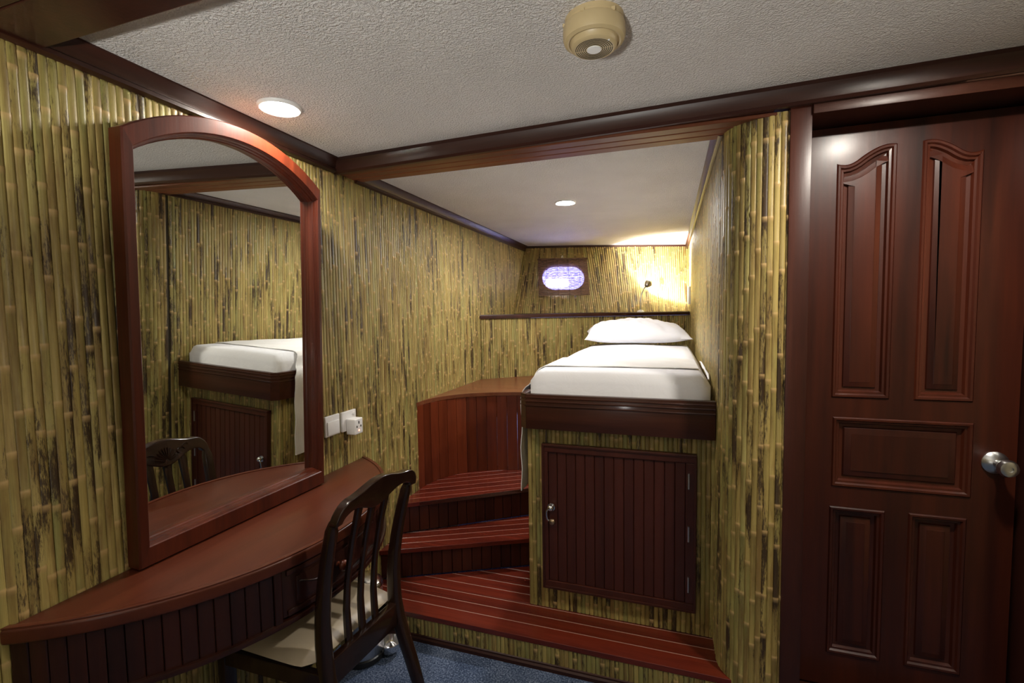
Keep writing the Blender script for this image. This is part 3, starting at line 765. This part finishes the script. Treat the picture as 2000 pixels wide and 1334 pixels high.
dw = part('drawer', plank_arc(A0+.003, A1-.003, DR-.014, DR-.030, .586, DZ-.038, 14), 'apron', dk, bev=.003, smooth=40)
for z0, z1, r in ((.588, .604, -.008), (.700, .715, -.008)): part('drawer_rail', plank_arc(A0+.02, A1-.02, DR+r, DR-.016, z0, z1, 14), 'apron', dw, bev=.003, smooth=40)
part('drawer_panel', plank_arc(A0+.06, A1-.06, DR-.010, DR-.016, .618, .688, 14), 'apron', dw, bev=.004, smooth=40)
g = G().tube([(DC.x + (DR-.009)*math.cos(a), DC.y + (DR-.009)*math.sin(a), .672 - .030*math.exp(-((a+.18)/.05)**2)*0 - .022*(.5-.5*math.cos(2*math.pi*(a-A0-.06)/.2)) ) for a in [A0+.07+.14*i/10 for i in range(11)]], .0025, n=6)
part('carved_line', g, 'apron', dw, smooth=60)
ka = -.055; kp = (DC.x + (DR-.010)*math.cos(ka), DC.y + (DR-.010)*math.sin(ka), .652)
part('drawer_knob', G().lathe([(.001, .032), (.010, .031), (.0155, .026), (.0165, .020), (.013, .013), (.007, .009), (.008, 0), (.011, -.001)], kp, (math.cos(ka), math.sin(ka), 0), 18), 'panel', dw, smooth=50, label='round reddish wooden knob')

# ------------------------------------------------------------------ mirror (stands on the desk, leans a little off the wall)
my, mt_ = .036, .032
yaw = Matrix.Rotation(-math.atan(my), 4, 'Z'); tilt = Matrix.Rotation(math.atan(mt_), 4, 'Y')
mir = thing('wall_mirror', 'tall arched mirror in a reddish wooden frame standing on the desk', 'mirror', None,
            mtx=Matrix.Translation((-1.3085, 1.1305, DZ + .0045)) @ yaw @ tilt)
HW, HS, RISE = .3245, 1.100, .110        # half width, shoulder height, rise of the arch
def arch_pts(ins, n=22):
    """outline of the frame inset by ins: bottom left, bottom right, then arch from right to left (y, z)"""
    ib, it = (ins + .028, ins + .018) if ins > .01 else (ins, ins)      # wider rails at foot and arch
    hl, hr = HW - ins*1.05, HW - ins*.55; hw = (hl + hr)/2; r = (HW*HW + RISE*RISE)/(2*RISE); zc_ = HS + RISE - r; r2 = r - it; a = math.asin(hw/r2)
    dy = (hr - hl)/2; return [(-hl, ib), (hr, ib)] + [(dy + r2*math.sin(a - 2*a*i/n), zc_ + r2*math.cos(a - 2*a*i/n)) for i in range(n+1)]
FWD = .064
levels = [(0, -.002), (0, .041), (.003, .046), (.022, .046), (.0245, .043), (.0245, .037), (.028, .035), (.0285, .027), (.0265, .024), (.031, .021), (.0315, .013), (.034, .010), (.0345, .004), (.0345, -.002)]
g = G(); rings = [arch_pts(i) for i, _ in levels]; n_ = len(rings[0])
for (i_, x), r in zip(levels, rings): g.V += [(x, y, z) for y, z in r]
sides = {'stile': [(n_-1, n_-0)], 'x': []}
def ring_part(name, segs):
    q = G(); q.V = list(g.V)
    for s in segs:
        for l in range(len(levels)):
            l2_ = (l+1) % len(levels); a, b = s, (s+1) % n_
            q.F.append((l*n_+a, l*n_+b, l2_*n_+b, l2_*n_+a))
    used = sorted({i for f in q.F for i in f}); mp = {i: k for k, i in enumerate(used)}
    q.V = [q.V[i] for i in used]; q.F = [tuple(mp[i] for i in f) for f in q.F]
    return part(name, q, 'mirror_wood', mir, smooth=28)
ring_part('frame_bottom', [0]); ring_part('frame_stile', [1]); ring_part('frame_arch', list(range(2, n_-1))); ring_part('frame_stile', [n_-1])
gl = arch_pts(.030)
part('mirror_glass', G().prism(gl, .0025, .0040, lambda u, v, q: (q, u, v)), 'mirror', mir)
part('mirror_back', G().prism(arch_pts(.015), -.0018, .0015, lambda u, v, q: (q, u, v)), 'backing', mir)

# ------------------------------------------------------------------ switch, socket, adapter, far switch
def on_left(t): pass
sw = thing('light_switch', 'white single rocker light switch beside the mirror', 'light switch', (WL, 1.588, .947))
part('plate', G().box((WL, 1.545, .905), (WL+.010, 1.632, .989)), 'white', sw, bev=.003, seg=3, smooth=40)
part('rocker', G().box((WL+.009, 1.553, .911), (WL+.015, 1.624, .966)), 'white', sw, bev=.003, seg=2, smooth=40)
so = thing('wall_socket', 'white wall socket plate right of the light switch', 'socket', (WL, 1.691, .945))
part('plate', G().box((WL, 1.645, .903), (WL+.012, 1.738, .987)), 'white', so, bev=.003, seg=3, smooth=40)
part('socket_switch', G().lathe([(.001, .006), (.007, .0055), (.0085, .003), (.0085, 0)], (WL+.0115, 1.722, .972), (1, 0, 0), 16), 'white', so, smooth=50)
ad = thing('plug_adapter', 'white plug adapter with red light pushed into the wall socket', 'adapter', (WL+.013, 1.694, .923))
part('body', G().box((WL+.0125, 1.667, .888), (WL+.058, 1.722, .956)), 'white', ad, bev=.005, seg=3, smooth=40)
g = G()
for y, z, h_ in ((1.694, .939, .006), (1.681, .922, .004), (1.707, .922, .004)): g.box((WL+.0575, y-.0032, z-h_), (WL+.0586, y+.0032, z+h_))
part('pin_holes', g, 'black', ad)
part('indicator', G().lathe([(.001, .0016), (.003, .001), (.003, 0)], (WL+.0578, 1.694, .905), (1, 0, 0), 10), 'red', ad)
g = G().box((WR-.018, 4.26, 1.445), (WR+.0, 4.36, 1.595))
solo('wall_switch', g, 'white', 'small white switch on the right wall above the ledge', 'light switch', bev=.003, smooth=40)

# ------------------------------------------------------------------ chair
CH = Matrix(((.996, .09, 0, -.872), (-.09, .996, 0, 1.185), (0, 0, 1, 0), (0, 0, 0, 1)))   # local x: backwards, y: across
ch = thing('dining_chair', 'dark slat-back wooden chair with cream seat pushed up to the desk', 'chair', None, mtx=CH)
BZ = [(0, .10), (.2, .045), (.36, -.012), (.43, -.025), (.52, -.029), (.62, -.020), (.74, .005), (.86, .038), (.93, .060)]
def bz(z):
    for (a, p), (b, q) in zip(BZ[:-1], BZ[1:]):
        if z <= b: t = (z-a)/(b-a); return p + (q-p)*t
    return BZ[-1][1]
PW = [(0, .166), (.2, .160), (.43, .156), (.62, .158), (.86, .166)]
def pw(z):
    for (a, p), (b, q) in zip(PW[:-1], PW[1:]):
        if z <= b: return p + (q-p)*(z-a)/(b-a)
    return PW[-1][1]
for s in (-1, 1):
    zz = [0, .08, .16, .24, .32, .38, .43, .48, .54, .60, .66, .72, .78, .82, .846]
    part('back_post', G().tube([(bz(z), s*pw(z), z) for z in zz], [.014, .016, .018, .020, .021, .022, .022, .021, .020, .019, .018, .017, .016, .0155, .010], [.014, .015, .016, .017, .017, .018, .018, .018, .017, .016, .016, .015, .015, .0145, .008], 12, (1, 0, 0), 4), 'chair', ch, smooth=60)
# crest rail: outline strip, deeper in the middle
def crest(u):          # u in -1..1 along the rail: outer and inner outline points (across, z)
    a = abs(u); s = 1 if u >= 0 else -1
    if a > .72:                                   # rounded shoulder
        t = (a-.72)/.28*math.pi/2
        o = (s*(.124 + .056*math.sin(t)), .838 + .062*math.cos(t)); i = (s*(.108 + .0435*math.sin(t)), .838 + .022*math.cos(t))
    else:
        t = a/.72; o = (s*.124*t, .900 + .022*(.5+.5*math.cos(math.pi*t))); i = (s*.108*t, .860 - .032*(.5+.5*math.cos(math.pi*t)))
    return o, i
us = [-1 + 2*i/48 for i in range(49)]
O_ = [crest(u)[0] for u in us]; I_ = [crest(u)[1] for u in us]
g = G().band(O_, I_, -.0150, .0150, lambda u, v, q: (bz(v) + q - .012*(1-(u/.18)**2) + .012, u, v))
part('crest_rail', g, 'chair', ch, bev=.006, seg=3, smooth=50)
g = G(); fx = lambda u, v, q=0: (bz(v) - .016 - .012*(1-(u/.18)**2) + .012 - q, u, v)
for i in range(-5, 6):
    a = i*.27; p0 = (0 + .010*math.sin(a), .846 + .010*math.cos(a)); p1 = (.042*math.sin(a), .850 + .046*math.cos(a))
    g.tube([fx(*lerp(p0, p1, t)) for t in (0, .35, .7, 1)], [.002, .004, .005, .0025], [.0015, .0025, .003, .002], 6)
for s in (-1, 1):
    for k, (r, zz) in enumerate(((.010, .872), (.008, .884))):
        g.tube([fx(s*(.058 + k*.020 + r*math.cos(t)*1.6), zz + r*math.sin(t)) for t in [j*math.pi/6 for j in range(9)]], .0022, n=6)
part('carved_shell', g, 'chair', ch, smooth=60, label='carved shell ornament on the crest rail')
for k, y0 in enumerate((-.060, 0, .060)):
    zz = [.415 + (.862-.415)*i/12 for i in range(13)]
    part('back_slat', G().tube([(bz(z) - .004 - .012*math.sin(math.pi*(z-.415)/.447)*0, y0*(1 + .05*(z-.6)), z) for z in zz], .0065, [.0135 - .003*math.sin(math.pi*i/12) for i in range(13)], 8, (1, 0, 0), 5), 'chair', ch, smooth=50)
part('lower_rail', G().box((bz(.41)-.012, -.150, .352), (bz(.41)+.014, .150, .430)), 'chair', ch, bev=.004, smooth=40)
for s in (-1, 1):
    part('side_rail', G().band([(-.02, s*.150), (-.40, s*.186)], [(-.02, s*.172), (-.40, s*.208)], .352, .402), 'chair', ch, bev=.003)
    part('front_leg', G().tube([(-.392, s*.188, z) for z in (0, .1, .25, .352, .402)], [.014, .016, .019, .021, .021], None, 8, (1, 0, 0), 5), 'chair', ch, smooth=50)
part('front_rail', G().box((-.408, -.175, .352), (-.386, .175, .402)), 'chair', ch, bev=.003)
def cushion():
    nx, ny = 18, 18; V, F = [], []
    def half(v): return .192 + (.212-.192)*(1-v)/2       # v=1 rear
    for s in (1, -1):
        for j in range(ny+1):
            for i in range(nx+1):
                u, v = -1+2*i/nx, -1+2*j/ny
                e = max(0, 1-abs(u)**7)**.5*max(0, 1-abs(v)**7)**.5
                sx = u*(1 - .06*(abs(v)**8)); sy = v*(1 - .05*(abs(u)**8))
                z = .424 + (s*.021*e if s < 0 else .026*e + .007*(1-u*u)*(1-v*v))
                V.append((-.235 + sy*.185, sx*half(v), z))
    n_ = nx+1; k = n_*(ny+1)
    for j in range(ny):
        for i in range(nx):
            a = j*n_+i; F.append((a, a+1, a+n_+1, a+n_)); F.append((a+k, a+k+n_, a+k+n_+1, a+k+1))
    return G().add(V, F)
part('seat', cushion(), 'cushion', ch, smooth=70, label='padded cream vinyl seat')

# ------------------------------------------------------------------ pedal bin
bx, by = -1.195, 1.575
pb = thing('pedal_bin', 'small round steel pedal bin behind the chair under the desk end', 'bin', (bx, by, 0))
part('base', G().lathe([(.082, .0), (.090, .004), (.090, .024), (.084, .028)], (bx, by, 0), n=32), 'black', pb, smooth=40)
part('body', G().lathe([(.084, .026), (.085, .030), (.085, .282), (.087, .286), (.084, .288)], (bx, by, 0), n=36), 'steel', pb, smooth=40)
part('lid', G().lathe([(.088, .288), (.089, .294), (.086, .306), (.070, .318), (.040, .326), (.0005, .329)], (bx, by, 0), n=36), 'chrome', pb, smooth=50)
pd = Vector((.93, .36, 0)).normalized(); pc = Vector((bx, by, 0)) + pd*.110
part('pedal', G().lathe([(.001, .024), (.034, .024), (.040, .034), (.043, .052), (.045, .052), (.042, .030), (.036, .018), (.001, .016)], pc, n=24).tube([Vector((bx, by, .02)) + pd*.07, pc + Vector((0, 0, .02))], .008, .004, 8), 'chrome', pb, smooth=40)

# ------------------------------------------------------------------ smoke detector
sx_, sy_ = -.166, 1.118; sz = zc(sx_)
sd = thing('smoke_detector', 'yellowed beige round smoke detector on the ceiling', 'smoke detector', (sx_, sy_, sz))
part('base', G().lathe([(.066, .004), (.066, -.010), (.063, -.013)], (sx_, sy_, sz), n=48), 'beige', sd, smooth=40)
part('body', G().lathe([(.062, -.012), (.068, -.015), (.070, -.020), (.070, -.040), (.067, -.048), (.060, -.052), (.057, -.0515), (.055, -.048), (.053, -.050), (.051, -.061), (.047, -.0645), (.0435, -.065), (.0005, -.066)], (sx_, sy_, sz), n=48), 'beige', sd, smooth=35)
for r in (.0195, .0238, .0281, .0324, .0367, .0410):
    for k in range(2):
        part('vent_slot', G().tube([(sx_ + r*math.cos(a), sy_ + r*math.sin(a), sz-.0650-.0008*(1-r/.041)) for a in [k*math.pi + .06 + (math.pi-.12)*i/18 for i in range(19)]], .0010, .0009, n=6, side=(0, 0, 1)), 'slot', sd)
part('test_button', G().lathe([(.0165, -.0655), (.016, -.0675), (.0005, -.068)], (sx_, sy_, sz), n=24), 'white', sd, smooth=40)
part('indicator', G().sphere((sx_+.036, sy_-.026, sz-.063), .0032), 'white', sd, smooth=60)
for k in range(6):
    a = k*math.pi/3 + .3; c_, d_ = math.cos(a), math.sin(a)
    part('clip', G().box((sx_ + .066*c_-.004, sy_ + .066*d_-.004, sz-.017), (sx_ + .066*c_+.004, sy_ + .066*d_+.004, sz-.009)), 'beige', sd)

# ------------------------------------------------------------------ porthole and reed blind on the left hull facet
e1 = Vector((.960, .281, 0)).normalized(); nn = Vector((.245, -.835, .492)).normalized(); e2 = nn.cross(e1); e2 = e2 if e2.z > 0 else -e2; nn = e1.cross(e2); nn = nn if nn.y < 0 else -nn
pc = Vector((-.928, 4.289, 1.707))
def hull(off): c = pc + nn*off; return Matrix(((e1.x, -nn.x, e2.x, c.x), (e1.y, -nn.y, e2.y, c.y), (e1.z, -nn.z, e2.z, c.z), (0, 0, 0, 1)))
def stadium(w_, h_, n_=12):
    r = h_; P = []
    for k in range(n_+1): a = -math.pi/2 + math.pi*k/n_; P.append((w_-r*.92 + r*.92*math.cos(a), r*math.sin(a)))
    for k in range(n_+1): a = math.pi/2 + math.pi*k/n_; P.append((-w_+r*.92 + r*.92*math.cos(a), r*math.sin(a)))
    return P
w1 = bpy.data.objects.new('window_1', finish(G().band(stadium(.212, .146) + stadium(.212, .146)[:1], stadium(.191, .126) + stadium(.191, .126)[:1], -.010, .012, lambda u, v, q: (u, q, v)), 'window_1', 'brass', .003, 2, 40)); COL.objects.link(w1)
w1.matrix_world = hull(-.008); BASE[w1] = (0, 0, 0); tag(w1, 'oval porthole with bluish daylight behind the reed blind', None, None, 'structure')
part('pane', G().prism(stadium(.192, .127), .0, .004, lambda u, v, q: (u, q, v)), 'porthole', w1)
bl = thing('reed_blind', 'brown woven reed blind over the lit porthole', 'blind', None, mtx=hull(.014))
g = G(); nr = 46
for i in range(nr):
    z = -.195 + .39*(i+.5)/nr; hw = .228 + random.uniform(-.002, .002)
    g.tube([(-hw, random.uniform(-.001, .001), z), (0, 0, z + random.uniform(-.0006, .0006)), (hw, random.uniform(-.001, .001), z)], .39/nr*.5, .0022, 6, (0, 0, 1))
tag(part('reeds', g, 'reed', bl, smooth=60), kind='stuff')
part('head_rail', G().box((-.232, -.006, .195), (.232, .004, .209)), 'reed', bl, bev=.002)
for x in (-.15, -.05, .05, .15): part('thread', G().tube([(x, -.0035, -.195), (x, -.0035, .2)], .0014, n=5), 'backing', bl)
part('hanging_loop', G().tube([(-.008, -.003, .207), (-.005, -.004, .232), (.003, -.004, .236), (.005, -.003, .209)], .003, n=6), 'runner', bl, smooth=60)

# ------------------------------------------------------------------ reading lamp on the ledge
def reading_lamp(lx, ly, lz, bend, ax, energy, label, cone=128, soft=.02):
    rl = thing('reading_lamp', label, 'lamp', (lx, ly, lz), 'gooseneck reading lamps')
    bx_, by_ = bend
    part('base', G().lathe([(.030, 0), (.030, .006), (.024, .014), (.010, .018), (.008, .022)], (lx, ly, lz), n=24), 'white', rl, smooth=40)
    neck = [(lx + bx_*k, ly + by_*k, lz + z) for k, z in ((0, .018), (-.04, .06), (0, .11), (.2, .16), (.58, .20), (1, .228))]
    part('gooseneck', G().tube(neck, .0055, n=10), 'steel', rl, smooth=60)
    hd = Vector(neck[-1]); ax = Vector(ax).normalized()
    part('lamp_head', G().lathe([(.006, -.012), (.016, -.008), (.024, .006), (.026, .016), (.030, .020), (.033, .034), (.033, .046), (.030, .046), (.028, .03), (.001, .026)], hd, ax, 24), 'steel', rl, smooth=40)
    part('bulb', G().lathe([(.0005, .030), (.022, .030), (.026, .038), (.018, .043), (.0005, .045)], hd, ax, 20), 'alamp', rl, smooth=60)
    ld = bpy.data.lights.new('reading_lamp_beam', 'SPOT'); lo = bpy.data.objects.new('lamp_beam', ld); COL.objects.link(lo); lo.parent = rl
    ld.energy = energy; ld.color = (1, 1, .93); ld.spot_size = math.radians(cone); ld.spot_blend = .22; ld.shadow_soft_size = soft
    p = hd + ax*.052 - Vector((lx, ly, lz)); lo.matrix_local = Matrix.Translation(p) @ (-ax).to_track_quat('Z', 'Y').to_matrix().to_4x4()
reading_lamp(-.238, 4.20, 1.3845, (.048, .022), (.42, .66, .50), 17, 'gooseneck reading lamp on the ledge shining up into the corner')
# lamp copy and ledge added out of view as fill to brighten the ceiling
struct('trim_11', G().box((-1.0, YB, .55), (.9, YB+.12, .578)), 'trimx', 'added unseen ledge carrying the fill lamp', bev=.004)
reading_lamp(-.35, YB+.06, .5785, (.0, .05), (-.04, .47, .88), 20, 'added unseen fill lamp on the back ledge turned up to the ceiling', 92, .06)
